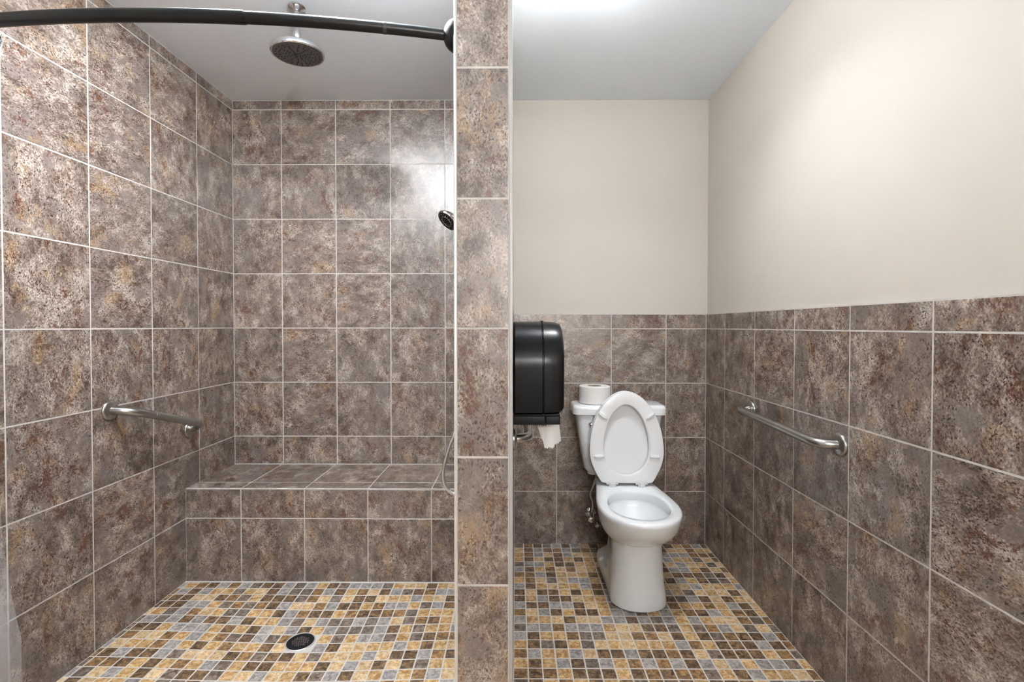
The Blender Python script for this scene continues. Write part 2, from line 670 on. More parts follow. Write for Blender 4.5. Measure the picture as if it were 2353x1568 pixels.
# slim metal edge profiles down both corners of the partition end
tw = 0.0052
t1 = G()
t1.bevbox((a.x - 0.0008, a.y - 0.0012, a.z + 0.01), (a.x + tw, a.y + e, b.z - 0.001), 0.0008, 2)
tag(t1.build('trim_1', M['trim']), 'bright metal edge strip on the shower corner of the partition', None, kind='structure')
t2 = G()
t2.bevbox((b.x - 0.0082, a.y - 0.0012, a.z + 0.01), (b.x + 0.0008, a.y + e, b.z - 0.001), 0.0012, 2)
tag(t2.build('trim_2', M['trimgrey']), 'grey metal edge strip on the toilet corner of the partition', None, kind='structure')

# ------------------------------------------------------------------ wall behind the camera, with a door
g = G().box(W(L - 0.5, YB - 0.5, H - 0.3), W(R + 0.5, YB, C))
tag(g.build('wall_front', M['paint']), 'plain beige wall facing the shower', None, kind='structure')
d0 = W(-4.7, YB, H); d1 = W(-1.8, YB, H + 6.7)
g = G().bevbox((d0.x, d0.y, 0.004), (d1.x, d0.y + 0.035, d1.z), 0.004, 2)
dr = tag(g.build('door_1', M['door']), 'flush painted door in the wall facing the shower', None, kind='structure')
g = G()
g.box((d0.x - 0.07, d0.y, 0.0), (d0.x - 0.004, d0.y + 0.02, d1.z + 0.07))
g.box((d1.x + 0.004, d0.y, 0.0), (d1.x + 0.07, d0.y + 0.02, d1.z + 0.07))
g.box((d0.x - 0.004, d0.y, d1.z + 0.004), (d1.x + 0.004, d0.y + 0.02, d1.z + 0.07))
g.build('door_frame', M['whiteplastic'], dr, smooth=None)
g = G().lathe((d0.x + 0.07, d0.y + 0.035, 1.0), (0, 1, 0), [(0.026, 0), (0.026, 0.006), (0.011, 0.008), (0.011, 0.05), (0.0, 0.05)])
g.tube([(d0.x + 0.07, d0.y + 0.08, 1.0), (d0.x + 0.19, d0.y + 0.08, 1.0)], 0.009)
g.build('door_handle', M['steel'], dr)

# ------------------------------------------------------------------ floors
MP = 0.1702                    # mosaic pitch in tile units
MJ = 0.0054
MTH = 0.005
DR = (-2.775, 6.128)           # drain


def dip(x, y):
    """the shower floor falls gently to the drain"""
    fx = (x - DR[0]) / (2.42 if x < DR[0] else 2.30)
    fy = (y - DR[1]) / (1.36 if y > DR[1] else 2.42)
    d = min(1.0, math.sqrt(fx * fx + fy * fy) if abs(fx) < 1 and abs(fy) < 1 else 1.0)
    s = 0.5 + 0.5 * math.cos(PI * d)
    return -0.058 * s


def pick():
    r = random.random(); acc = 0
    for i, wgt in enumerate(MOSW):
        acc += wgt
        if r < acc:
            return i
    return 0


def px_of(x, y, z):
    ya, pi_, f, cy = -0.00702, 0.01464, 1104.87, 765.97
    x, y = x * math.cos(ya) - y * math.sin(ya), x * math.sin(ya) + y * math.cos(ya)
    y, z = y * math.cos(pi_) - z * math.sin(pi_), y * math.sin(pi_) + z * math.cos(pi_)
    if y < 0.2:
        return None
    return 1176.5 + f * x / y, cy - f * z / y


def mosaic_floor(parent, cells, zf, limit=300):
    """cells: (x0,x1,y0,y1); the largest in view become parts, the rest one joined part"""
    seen, rest = [], []
    for cl in cells:
        x, y = (cl[0] + cl[1]) / 2, (cl[2] + cl[3]) / 2
        p = px_of(x, y, H)
        vis = p and -20 < p[0] < 2373 and p[1] < 1575 and not (1046 < p[0] < 1172)
        (seen if vis else rest).append((y, cl))
    seen.sort(key=lambda q: q[0])
    rest += seen[limit:]
    seen = seen[:limit]
    for y, (x0, x1, y0, y1) in seen:
        cx, cy = (x0 + x1) / 2, (y0 + y1) / 2
        h = 0.02
        gx = (zf(cx + h, cy) - zf(cx - h, cy)) / (2 * h)
        gy = (zf(cx, cy + h) - zf(cx, cy - h)) / (2 * h)
        u = Vector((1, 0, gx)).normalized()
        v = Vector((0, 1, gy)); v = (v - u * v.dot(u)).normalized()
        c = W(cx, cy, H + zf(cx, cy))
        c.z += random.uniform(-0.0002, 0.0003)
        wd, ht = (x1 - x0) * T - MJ, (y1 - y0) * T - MJ
        if min(wd, ht) < 0.006:
            continue
        tilt = Matrix.Rotation(random.uniform(-0.006, 0.006), 3, 'Z')
        place_tile(parent, c, tilt @ u, tilt @ v, wd, ht, MOS[pick()], 'mosaic_tile', th=MTH, ch=0.0006)
    vs, fs, fm = [], [], []
    ch = 0.0006
    for y, (x0, x1, y0, y1) in rest:
        wd, ht = (x1 - x0) * T / 2 - MJ / 2, (y1 - y0) * T / 2 - MJ / 2
        if min(wd, ht) < 0.003:
            continue
        cx, cy = (x0 + x1) / 2, (y0 + y1) / 2
        b = len(vs)
        for (k, dz) in ((0, -MTH), (0, -ch), (ch, 0)):
            for sx, sy in ((-1, -1), (1, -1), (1, 1), (-1, 1)):
                x, y2 = cx + sx * (wd - k) / T, cy + sy * (ht - k) / T
                p = W(x, y2, H + zf(x, y2)); p.z += dz
                vs.append(p)
        m = pick()
        q = [(8, 9, 10, 11)]
        for i in range(4):
            j = (i + 1) % 4
            q += [(4 + i, 4 + j, 8 + j, 8 + i), (i, j, 4 + j, 4 + i)]
        fs += [tuple(b + i for i in t) for t in q]
        fm += [m] * len(q)
    if vs:
        o = link('mosaic_tile_field', mesh('mosaic_tile_field', vs, fs, MOS, None, fm), parent)
        o['kind'] = 'stuff'


def cells(x0, x1, y0, y1, fx, fy):
    xs, ys = lines(x0, x1, fx, MP), lines(y0, y1, fy, MP)
    return [(xa, xb, ya, yb) for xa, xb in zip(xs[:-1], xs[1:]) for ya, yb in zip(ys[:-1], ys[1:])]


a, b = W(X2, YB, H), W(R, D, H)
g = G().box((a.x - 0.02, W(0, P, 0).y, -0.15), (b.x + 0.02, b.y + 0.02, -0.0006))
g.box((W(L, 0, 0).x - 0.02, a.y, -0.15), (b.x + 0.02, W(0, P, 0).y, -0.0006))
fl = tag(g.build('floor', M['floorgrout'], smooth=None), 'floor of small gold, brown and grey mosaic tiles around the toilet', None, kind='structure')
flat = lambda x, y: 0.0
cs = cells(X2, R, P, D, 0.15, 8.83)
cs += cells(L, R, YB, P - 0.003, 0.15, 8.83)
mosaic_floor(fl, cs, flat)

# shower floor, a grid that dips to the drain
nx, ny = 44, 38
vs, fs = [], []
for i in range(nx + 1):
    for j in range(ny + 1):
        x = L + (X1 - L) * i / nx
        y = P + (F - P) * j / ny
        p = W(x, y, H + dip(x, y)); p.z -= 0.0006
        vs.append(p)
for i in range(nx):
    for j in range(ny):
        k = i * (ny + 1) + j
        fs.append((k, k + ny + 1, k + ny + 2, k + 1))
sf = tag(link('floor_shower', mesh('floor_shower', vs, fs, M['floorgrout'], 60)),
         'shower floor of small mosaic tiles dipping to a round drain', None, kind='structure')
cs = []
for c4 in cells(L, X1, P, F, -5.18 / 6, 7.46):
    cx, cy = (c4[0] + c4[1]) / 2, (c4[2] + c4[3]) / 2
    # tiles under the drain are cut away
    if math.hypot(cx - DR[0], cy - DR[1]) < 0.175:
        continue
    cs.append(c4)
mosaic_floor(sf, cs, dip)

# ------------------------------------------------------------------ shower bench
BT = -2.555
a, b = W(L, F, H - 0.2), W(X1, D, BT)
org = W((L + X1) / 2, (F + D) / 2, H)
g = G().box((a.x + 0.001, a.y + REC, a.z + 0.05), (b.x - 0.001, b.y - 0.001, b.z - REC))
bench = tag(g.build('shower_bench', M['grout'], None, org, smooth=None),
            'built-in tiled bench along the back of the shower', 'bench')
bench.location = org


def bench_tiles(o, u, v, us, vs):
    u, v = Vector(u), Vector(v)
    for a0, a1 in zip(us[:-1], us[1:]):
        for b0, b1 in zip(vs[:-1], vs[1:]):
            wd, ht = (a1 - a0) * T - J, (b1 - b0) * T - J
            if min(wd, ht) < 0.004:
                continue
            c = Vector(o) + u * ((a0 + a1) / 2 * T) + v * ((b0 + b1) / 2 * T) - org
            place_tile(bench, c, u, v, wd, ht, M['stone'])


bx = lines(L, X1, -4.317)
bench_tiles(W(0, F, 0), (1, 0, 0), (0, 0, 1), bx, [H - 0.012, -3.026, BT - 0.012])
bench_tiles(W(0, 0, BT), (1, 0, 0), (0, 1, 0), bx, [F + 0.012, 7.80, D - 0.012])
g = G().bevbox((a.x + 0.002, a.y - 0.001, b.z - 0.0045), (b.x - 0.002, a.y + 0.0075, b.z + 0.0006), 0.0015, 2)
g.build('edge_strip', M['grout'], bench, org)

# ------------------------------------------------------------------ toilet
TX, TY = 1.80, 7.3
toil = root('toilet', W(TX, TY, H), 'white two-piece toilet with raised seat and lid', 'toilet', rz=-0.022)


def outline(yf, yb, hw, hr, yc, z, nf=16, ns=10, nb=8, rb=0.12):
    """closed half-symmetrical outline in the toilet's frame; tile units, y forward is negative"""
    half = []
    for i in range(nf):
        t = PI / 2 * i / nf
        half.append((hw * math.sin(t) ** 0.94, yc - (yc - yf) * math.cos(t)))
    ye = yb - rb
    for i in range(ns):
        s = i / ns
        sm = s * s * (3 - 2 * s)
        half.append((hw + (hr - hw) * sm, yc + (ye - yc) * s))
    for i in range(nb + 1):
        t = PI / 2 * i / nb
        half.append((hr - rb * 1.2 + rb * 1.2 * math.cos(t) if i < nb else hr - rb * 1.2, ye + rb * math.sin(t)))
    pts = [(x, y) for x, y in half] + [(-x, y) for x, y in reversed(half[1:])]
    return [Vector((x * T, (y - TY) * T, (z - H) * T)) for x, y in pts]


RIM = -2.60
rg = []
#        yf    yb    hw    hr    yc    z
for s in [(6.70, 8.33, 0.385, 0.405, 7.02, H + 0.004),
          (6.672, 8.35, 0.405, 0.425, 7.00, H + 0.02),
          (6.672, 8.35, 0.405, 0.425, 7.00, H + 0.07),
          (6.69, 8.34, 0.400, 0.40, 7.02, H + 0.16),
          (6.70, 8.32, 0.392, 0.33, 7.03, H + 0.21),
          (6.72, 8.30, 0.385, 0.25, 7.05, H + 0.27),
          (6.745, 8.28, 0.372, 0.23, 7.06, H + 0.45),
          (6.765, 8.27, 0.362, 0.23, 7.08, H + 0.65),
          (6.775, 8.27, 0.362, 0.25, 7.10, H + 0.82),
          (6.765, 8.27, 0.372, 0.27, 7.11, H + 0.89),
          (6.70, 8.28, 0.412, 0.30, 7.08, H + 0.93),
          (6.60, 8.29, 0.460, 0.33, 7.06, H + 0.98),
          (6.46, 8.30, 0.515, 0.37, 7.03, H + 1.07),
          (6.355, 8.31, 0.556, 0.41, 7.00, H + 1.17),
          (6.29, 8.32, 0.580, 0.44, 6.98, H + 1.28),
          (6.262, 8.32, 0.590, 0.46, 6.97, H + 1.35),
          (6.262, 8.32, 0.590, 0.465, 6.97, RIM - 0.035),
          (6.275, 8.315, 0.580, 0.46, 6.97, RIM - 0.012),
          (6.30, 8.30, 0.560, 0.445, 6.97, RIM)]:
    rg.append(outline(*s))


def egg(yf, yb, hw, z, n=len(rg[0])):
    """egg-shaped bowl opening with as many points as the outline"""
    pts = []
    half = (n + 1) // 2
    for i in range(half):
        t = PI * i / (half - 1)
        c = math.cos(t)
        yc = yf + (yb - yf) * 0.46
        y = yc - (yc - yf) * c if c > 0 else yc - (yb - yc) * c
        pts.append((hw * math.sin(t) ** (0.95 if c > 0 else 0.82), y))
    pts[0] = (0, yf)
    pts = pts + [(-x, y) for x, y in reversed(pts[1:])]
    pts = pts[:n]
    return [Vector((x * T, (y - TY) * T, (z - H) * T)) for x, y in pts]


for s in [(6.415, 7.60, 0.447, RIM), (6.43, 7.585, 0.435, RIM - 0.012), (6.437, 7.578, 0.43, RIM - 0.04),
          (6.437, 7.578, 0.43, RIM - 0.13), (6.42, 7.59, 0.442, RIM - 0.15), (6.42, 7.59, 0.442, RIM - 0.165),
          (6.50, 7.545, 0.405, RIM - 0.26), (6.62, 7.48, 0.35, RIM - 0.40), (6.80, 7.36, 0.26, RIM - 0.56),
          (6.95, 7.25, 0.15, RIM - 0.66)]:
    rg.append(egg(*s))
bowl = G().rings(rg).build('bowl', M['porcelain'], toil, smooth=50)
bowl.data.polygons.foreach_set('use_smooth', [True] * len(bowl.data.polygons))
wt = egg(6.735, 7.41, 0.295, RIM - 0.50)
me = mesh('bowl_water', wt, [tuple(range(len(wt)))], M['water'])
link('bowl_water', me, bowl)


def rbox(x0, x1, yfr, ybk, z, bow=0.0, r=0.1, n=10, m=12):
    """rounded rectangle with a bowed front; local toilet frame"""
    pts = []
    hx, cx = (x1 - x0) / 2, (x0 + x1) / 2
    for i in range(m):                                   # front, left to right
        s = -1 + 2 * i / m
        xx = s * (hx - r)
        pts.append((cx + xx, yfr - bow * (1 - (xx / hx) ** 2)))
    for q0, ox, oy in ((-PI / 2, hx - r, yfr + r - bow * (1 - ((hx - r) / hx) ** 2)), (0, hx - r, ybk - r)):
        for i in range(n + 1):
            t = q0 + PI / 2 * i / n
            pts.append((cx + ox + r * math.cos(t), oy + r * math.sin(t)))
    for q0, ox, oy in ((PI / 2, -hx + r, ybk - r), (PI, -hx + r, yfr + r - bow * (1 - ((hx - r) / hx) ** 2))):
        for i in range(n + 1):
            t = q0 + PI / 2 * i / n
            pts.append((cx + ox + r * math.cos(t), oy + r * math.sin(t)))
    return [Vector((x * T, (y - TY) * T, (z - H) * T)) for x, y in pts]


TB, TT = -2.50, -1.505
tc_ = -0.045
rg = []
for f, z in ((0.0, TB - 0.05), (0.03, TB - 0.01), (0.06, TB + 0.06), (0.25, TB + 0.3), (0.6, TB + 0.62), (1.0, TT)):
    hwk = 0.575 + (0.735 - 0.575) * (f ** 0.8)
    if z < TB:
        hwk -= 0.05
    rg.append(rbox(tc_ - hwk, tc_ + hwk, 8.17 - 0.02 * f + (0.04 if z < TB else 0), 8.73 - (0.03 if z < TB else 0), z, 0.05, 0.12))
G().rings(rg).build('tank', M['porcelain'], toil, smooth=45)
rg = []
for k, z in ((0.02, TT - 0.012), (0.0, TT + 0.004), (0.0, TT + 0.10), (0.008, TT + 0.135), (0.03, TT + 0.155), (0.07, TT + 0.163)):
    rg.append(rbox(tc_ - 0.792 + k, tc_ + 0.792 - k, 8.115 + k, 8.77 - k, z, 0.055, 0.12))
G().rings(rg).build('tank_lid', M['porcelain'], toil, smooth=50)
LIDTOP = TT + 0.163
# tank-to-bowl foot
G().rings([rbox(-0.30, 0.22, 8.16, 8.32, TB - 0.16, 0.0, 0.05), rbox(-0.33, 0.25, 8.14, 8.5, TB - 0.03, 0.0, 0.05)]).build('tank_foot', M['porcelain'], toil)
# flush lever on the front left of the tank
q = Vector(((tc_ - 0.50) * T, (8.14 - TY) * T, (-1.66 - H) * T))
lv = G().lathe(q, (0, -1, 0), [(0.010, -0.01), (0.010, 0.006), (0.008, 0.010), (0.0, 0.010)], 24)
lv.tube([q + Vector((0, -0.016, 0)), q + Vector((0.03, -0.020, -0.002)), q + Vector((0.085, -0.022, -0.006))], [0.0065, 0.006, 0.0075], 12)
lv.build('flush_lever', M['chrome'], toil)

# raised seat and lid: built flat in (u, v) and tilted back
SZ0, SY0, SY1, SLEN = RIM + 0.05, 7.76, 7.865, 1.49


def seat_pt(u, v, d):
    """u across, v up along the seat, d towards the tank (tile units)"""
    ang = math.asin((SY1 - SY0) / SLEN)
    y = SY0 + v * math.sin(ang) + d * math.cos(ang)
    z = SZ0 + v * math.cos(ang) - d * math.sin(ang)
    return Vector((u * T, (y - TY) * T, (z - H) * T))


def seat_outline(n=64, k=0.0, flat=0.40, top=SLEN, wide=0.605, vw=0.52):
    pts = []
    for i in range(n):
        t = 2 * PI * i / n
        s, c = math.sin(t), -math.cos(t)            # c=-1 at the hinge end
        if c >= 0:
            u, v = (wide - k) * s, vw + (top - k - vw) * c
            u = (wide - k) * math.copysign(abs(s) ** 1.07, s)
        else:
            v = vw - (vw - k) * min(1.0, abs(c) * 1.06) ** 1.0
            f = 1 - (vw - v) / vw
            prof = flat + (wide - flat) * math.sin(PI / 2 * max(0, f)) ** 0.9
            if abs(c) * 1.06 > 1.0:
                u = math.copysign((flat - k) * abs(s) / math.sqrt(1 - (1 / 1.06) ** 2), s)
            else:
                u = math.copysign(prof - k, s)
        pts.append((u, v))
    return pts


def seat_hole(n=64, k=0.0):
    pts = []
    v0, v1, vm, hw = 0.14, 1.265, 0.56, 0.368
    for i in range(n):
        t = 2 * PI * i / n
        s, c = math.sin(t), -math.cos(t)
        u = (hw - k) * math.copysign(abs(s) ** (1.08 if c > 0 else 0.94), s)
        v = vm + (v1 - k - vm) * c if c > 0 else vm + (vm - v0 - k) * c
        pts.append((u, v))
    return pts


SD = 0.074
rg = [[seat_pt(u, v, d) for u, v in f(64, k)] for f, k, d in
      ((seat_outline, 0.03, SD), (seat_outline, 0.006, SD - 0.012), (seat_outline, 0.0, 0.03), (seat_outline, 0.008, 0.006),
       (seat_outline, 0.03, 0.0), (seat_hole, -0.022, 0.0), (seat_hole, -0.006, 0.006), (seat_hole, 0.0, 0.02), (seat_hole, 0.0, SD - 0.01), (seat_hole, -0.02, SD))]
gg = G()
gg.rings(rg + [rg[0]], False, False)
seat = gg.build('seat', M['seat'], toil, smooth=50)
for u, v, a in ((-0.385, 1.09, 0.62), (0.385, 1.09, -0.62), (-0.45, 0.435, -0.05), (0.45, 0.435, 0.05)):
    bp = G()
    rr = []
    for d, k in ((0.006, 0.0), (-0.02, 0.0), (-0.032, 0.006), (-0.036, 0.016)):
        ring = []
        for i in range(20):
            t = 2 * PI * i / 20
            lu, lv2 = (0.082 - k) * math.copysign(abs(math.cos(t)) ** 0.8, math.cos(t)), (0.028 - k) * math.sin(t)
            ring.append(seat_pt(u + lu * math.cos(a) + lv2 * math.sin(a), v - lu * math.sin(a) + lv2 * math.cos(a), d))
        rr.append(ring)
    bp.rings(rr).build('bumper', M['seat'], seat)
# closed lid behind the seat, dished
rg = []
for k, d in ((0.05, 0.160), (0.012, 0.154), (0.0, 0.138), (0.0, 0.110), (0.018, 0.098), (0.05, 0.104), (0.10, 0.116), (0.2, 0.124), (0.33, 0.128)):
    rg.append([seat_pt(u, v, d) for u, v in seat_outline(64, k)])
G().rings(rg).build('seat_lid', M['seat'], toil, smooth=50)
# hinges
for s in (-1, 1):
    h = G()
    c = seat_pt(s * 0.235, -0.005, 0.04)
    h.bevbox((c.x - 0.018, c.y - 0.016, c.z - 0.014), (c.x + 0.018, c.y + 0.018, c.z + 0.010), 0.003)
    h.bevbox((c.x - 0.030, c.y - 0.012, c.z - 0.004), (c.x + 0.030, c.y + 0.012, c.z + 0.013), 0.003)
    h.bevbox((c.x - 0.011, c.y - 0.024, c.z - 0.017), (c.x + 0.011, c.y - 0.004, c.z + 0.006), 0.002)
    h.build('hinge', M['hinge'], toil)
c0, c1 = seat_pt(-0.19, 0.03, 0.10), seat_pt(0.19, 0.03, 0.10)
G().bevbox((c0.x, c0.y - 0.006, c0.z - 0.012), (c1.x, c1.y + 0.008, c1.z + 0.012), 0.003).build('hinge_bar', M['hinge'], toil)
# bolt cap on the foot
for s in (-1, 1):
    G().lathe(Vector((s * 0.375 * T, (7.92 - TY) * T, 0.16 * T)), (s * 0.5, 0, 1), [(0.016, -0.012), (0.016, 0.004), (0.010, 0.012), (0.0, 0.014)], 20).build('bolt_cap', M['porcelain'], toil)

# ------------------------------------------------------------------ spare paper roll on the tank
cxr, cyr = 1.385, 8.41
lc = W(cxr, cyr, LIDTOP + 0.002)
roll = root('toilet_paper_roll', lc, 'fat white toilet paper roll standing on the toilet tank lid', 'paper roll')
hr_, rr_ = 0.092, 0.083
G().lathe(lc, (0, 0, 1), [(0.037, 0.001), (rr_ - 0.003, 0.001), (rr_, 0.004), (rr_, hr_ - 0.003), (rr_ - 0.003, hr_), (0.037, hr_), (0.037, 0.001)], 56, False, False).build('paper', M['paper'], roll, lc)
G().lathe(lc, (0, 0, 1), [(0.0365, 0.001), (0.0365, hr_ - 0.001), (0.0355, hr_ - 0.001), (0.0355, 0.001), (0.0365, 0.001)], 32, False, False).build('cardboard_core', M['cardboard'], roll, lc)
# loose last ply
G().lathe(lc, (0, 0, 1), [(rr_ + 0.0006, 0.002), (rr_ + 0.0012, 0.003), (rr_ + 0.0012, 0.010), (rr_ + 0.0006, 0.011)], 56, False, False).build('loose_ply', M['paper'], roll, lc)

# ------------------------------------------------------------------ water stop valve
vq = W(1.385, D, -3.44)
sv = root('water_stop_valve', vq, 'chrome water stop valve on the back wall left of the toilet', 'valve')
G().lathe(vq, (0, -1, 0), [(0.030, 0.0), (0.030, 0.003), (0.022, 0.009), (0.010, 0.012), (0.0, 0.012)]).build('escutcheon', M['chrome'], sv, vq)
g = G().tube([vq, vq + Vector((0, -0.075, 0))], 0.0085)
g.tube([vq + Vector((0, -0.06, -0.018)), vq + Vector((0, -0.06, 0.035))], 0.011)
g.build('valve_body', M['chrome'], sv, vq)
k = vq + Vector((-0.012, -0.092, 0.0))
G().lathe(k, (-0.15, -1, 0.0), [(0.006, -0.02), (0.007, -0.004), (0.016, 0.0), (0.019, 0.006), (0.014, 0.012), (0.0, 0.014)], 28).build('handle', M['chrome'], sv, vq)
k = vq + Vector((0.026, -0.085, -0.034))
G().lathe(k, (0.1, -0.5, -0.4), [(0.007, -0.02), (0.015, -0.006), (0.017, 0.008), (0.010, 0.018), (0.0, 0.02)], 28).build('valve_nut', M['chrome'], sv, vq)
top = W(1.44, 8.50, TB - 0.05)
pa = [vq + Vector((0, -0.06, 0.03)), vq + Vector((0.002, -0.062, 0.08)), vq + Vector((-0.012, -0.075, 0.13)), vq + Vector((0.0, -0.09, 0.18)), top + Vector((0, 0, -0.03)), top]
sm = []
for i in range(len(pa) - 1):
    p0 = pa[max(0, i - 1)]; p1 = pa[i]; p2 = pa[i + 1]; p3 = pa[min(len(pa) - 1, i + 2)]
    for q_ in range(6):
        t = q_ / 6
        sm.append(0.5 * ((2 * p1) + (p2 - p0) * t + (2 * p0 - 5 * p1 + 4 * p2 - p3) * t * t + (3 * p1 - p0 - 3 * p2 + p3) * t ** 3))
sm.append(pa[-1])
G().tube(sm, 0.0055, 12).build('supply_hose', M['hose'], sv, vq)

# ------------------------------------------------------------------ paper dispenser on the partition
PX0 = X2
dq = W(PX0, 5.05, -0.95)
dsp = root('paper_dispenser', dq, 'glossy black jumbo toilet paper dispenser on the partition wall', 'dispenser')


def dprof(x, k=0.0, yc=5.05, zc=-0.39, r=0.44, zb=-0.855, n=28):
    pts = []
    rr = r - k
    for i in range(n + 1):
        t = PI * i / n
        pts.append((yc - rr * math.cos(t), zc + rr * math.sin(t)))
    pts += [(yc + rr * 1.0, zb + k), (yc + rr * 0.93, zb + k), (yc - rr * 0.93, zb + k), (yc - rr * 1.0, zb + 0.02 + k)]
    return [W(x, y, z) for y, z in pts]


G().rings([dprof(PX0, 0.012), dprof(PX0 + 0.02, 0.0), dprof(0.262, 0.0), dprof(0.270, 0.010), dprof(0.285, 0.010)]).build('back_case', M['black'], dsp, dq, smooth=30)
cov = G().rings([dprof(0.276, 0.006), dprof(0.280, 0.0), dprof(0.40, 0.006), dprof(0.452, 0.022), dprof(0.472, 0.05), dprof(0.480, 0.10), dprof(0.486, 0.22)]).build('cover', M['black'], dsp, dq, smooth=35)
G().bevbox(W(0.262, 5.0, 0.03), W(0.292, 5.10, 0.056), 0.003).build('cover_lock', M['blackmatt'], dsp, dq)
g = G().bevbox(W(PX0 + 0.005, 4.635, -0.955), W(0.29, 5.46, -0.872), 0.002)
g.bevbox(W(0.292, 4.64, -0.955), W(0.436, 5.455, -0.872), 0.003)
g.bevbox(W(PX0 + 0.012, 4.66, -0.88), W(0.43, 5.43, -0.85), 0.001)
g.build('base', M['blackmatt'], dsp, dq)
tv, tf = [], []
g = G()
n_t = 13
for i in range(n_t):
    xa = PX0 + 0.075 + i * 0.0195
    p = [W(xa, 4.648, -0.952), W(xa + 0.0135, 4.648, -0.952), W(xa + 0.00675, 4.648, -0.972)]
    q2 = [v + Vector((0, 0.002, 0)) for v in p]
    g.add(p + q2, [(0, 1, 2), (5, 4, 3), (0, 3, 4, 1), (1, 4, 5, 2), (2, 5, 3, 0)])
g.build('tear_bar', M['blackmatt'], dsp, dq, smooth=None)
# hanging tissue with a torn edge
nx_, nz_ = 40, 14
vs, fs = [], []
random.seed(5)
torn = []
for i in range(nx_ + 1):
    s = i / nx_
    base = -1.235 + 0.055 * (1 - s) ** 1.5 * 0 - 0.0
    if s < 0.28:
        base = -1.03 - 0.17 * (s / 0.28) ** 0.8
    elif s > 0.72:
        base = -1.215 + 0.05 * ((s - 0.72) / 0.28)
    torn.append(base + random.uniform(-0.012, 0.012))
for i in range(nx_ + 1):
    s = i / nx_
    for j in range(nz_ + 1):
        t = j / nz_
        x = 0.205 + 0.235 * s + 0.022 * t * s + 0.02 * t * (1 - s)
        z = -0.94 + (torn[i] + 0.94) * t
        y = 4.90 + 0.014 * math.sin(s * 9.0 + t * 1.5) * t + 0.05 * t * t * (0.5 - s) - 0.03 * t
        vs.append(W(x, y, z))
for i in range(nx_):
    for j in range(nz_):
        k = i * (nz_ + 1) + j
        fs.append((k, k + nz_ + 1, k + nz_ + 2, k + 1))
g = G().add(vs, fs)
n0 = len(g.v)
g.add([v + Vector((0, 0.0012, 0)) for v in vs], [tuple(reversed(f)) for f in fs])
pp = g.build('paper_tail', M['paper'], dsp, dq, smooth=80, fix=False)
random.seed(23)


# ------------------------------------------------------------------ grab bars
def flange(g, c, n, r=0.0385):
    g.lathe(c, n, [(r, 0.0), (r, 0.004), (r - 0.0015, 0.007), (r - 0.007, 0.010), (0.020, 0.0125), (0.0165, 0.0135), (0.0, 0.0135)], 44)


def grab_bar(name, a, b, n, out, label, rad=0.0160, br=0.055, grip=None, rise=0.0):
    a, b, n = Vector(a), Vector(b), Vector(n)
    r_ = root(name, (a + b) / 2, label, 'grab bar', 'stainless grab bars')
    bo = b + n * out + Vector((0, 0, rise))
    path = bend([a, a + n * out, bo, b], br, 12)
    G().tube(path, rad, 28).build('bar', M['steel'], r_, (a + b) / 2, smooth=60)
    for p in (a, b):
        g = G(); flange(g, p, n); g.build('flange', M['steel'], r_, (a + b) / 2)
    if grip:
        d = (bo - n * out - a)
        g = G().tube([a + n * out + d * grip[0], a + n * out + d * (grip[0] + grip[1]) / 2, a + n * out + d * grip[1]], rad + 0.0006, 28)
        g.build('grip_section', M['knurl'], r_, (a + b) / 2, smooth=60)
    return r_


grab_bar('grab_bar', W(R, 5.19, -1.278), W(R, 7.14, -1.225), (-1, 0, 0), 0.066,
         'straight stainless grab bar on the right wall beside the toilet')
grab_bar('grab_bar', W(X2, 5.30, -1.245), W(X2, 8.25, -1.24), (1, 0, 0), 0.055,
         'stainless grab bar on the partition, mostly hidden behind the black dispenser')
grab_bar('grab_bar', W(L, 6.10, -1.08), W(L, 7.60, -1.65), (1, 0, 0), 0.080,
         'slanted stainless grab bar with textured grip on the left shower wall', br=0.085, grip=(0.27, 0.83), rise=0.026)

# ------------------------------------------------------------------ shower head on the ceiling
sq = W(-2.832, 6.27, C)
sh = root('rain_shower', sq, 'round chrome rain shower hanging from the ceiling', 'shower')
G().lathe(sq, (0, 0, -1), [(0.033, 0.0), (0.033, 0.003), (0.030, 0.007), (0.016, 0.014), (0.012, 0.018), (0.0, 0.018)], 40).build('ceiling_flange', M['chrome'], sh, sq)
hc = W(-2.805, 6.23, 3.52)
nrm = Vector((0.02, 0.05, -1.0)).normalized()
ap = [sq, sq + Vector((0, 0, -0.05)), hc - nrm * 0.045, hc - nrm * 0.03]
G().tube([sq, sq + Vector((0.0, 0, -0.06)), hc - nrm * 0.075], 0.0105, 20).build('arm', M['chrome'], sh, sq)
G().lathe(hc - nrm * 0.078, nrm, [(0.0, -0.004), (0.014, -0.004), (0.0155, 0.0), (0.0155, 0.030), (0.012, 0.036), (0.014, 0.044), (0.012, 0.056), (0.0, 0.056)], 28).build('ball_joint', M['chrome'], sh, sq)
RH = 0.1005
hd = G().lathe(hc, nrm, [(0.0, -0.034), (0.022, -0.033), (0.05, -0.028), (RH - 0.014, -0.020), (RH - 0.004, -0.015), (RH, -0.009), (RH, 0.003), (RH - 0.003, 0.0072), (RH - 0.006, 0.006), (0.0, 0.006)], 64).build('head', M['chrome'], sh, sq)
G().lathe(hc, nrm, [(0.0, 0.0055), (RH - 0.007, 0.0055), (RH - 0.009, 0.0080), (0.0, 0.0085)], 64).build('spray_face', M['darkface'], hd, sq)
ua = nrm.cross(Vector((1, 0, 0))).normalized(); ub = nrm.cross(ua)
g = G()
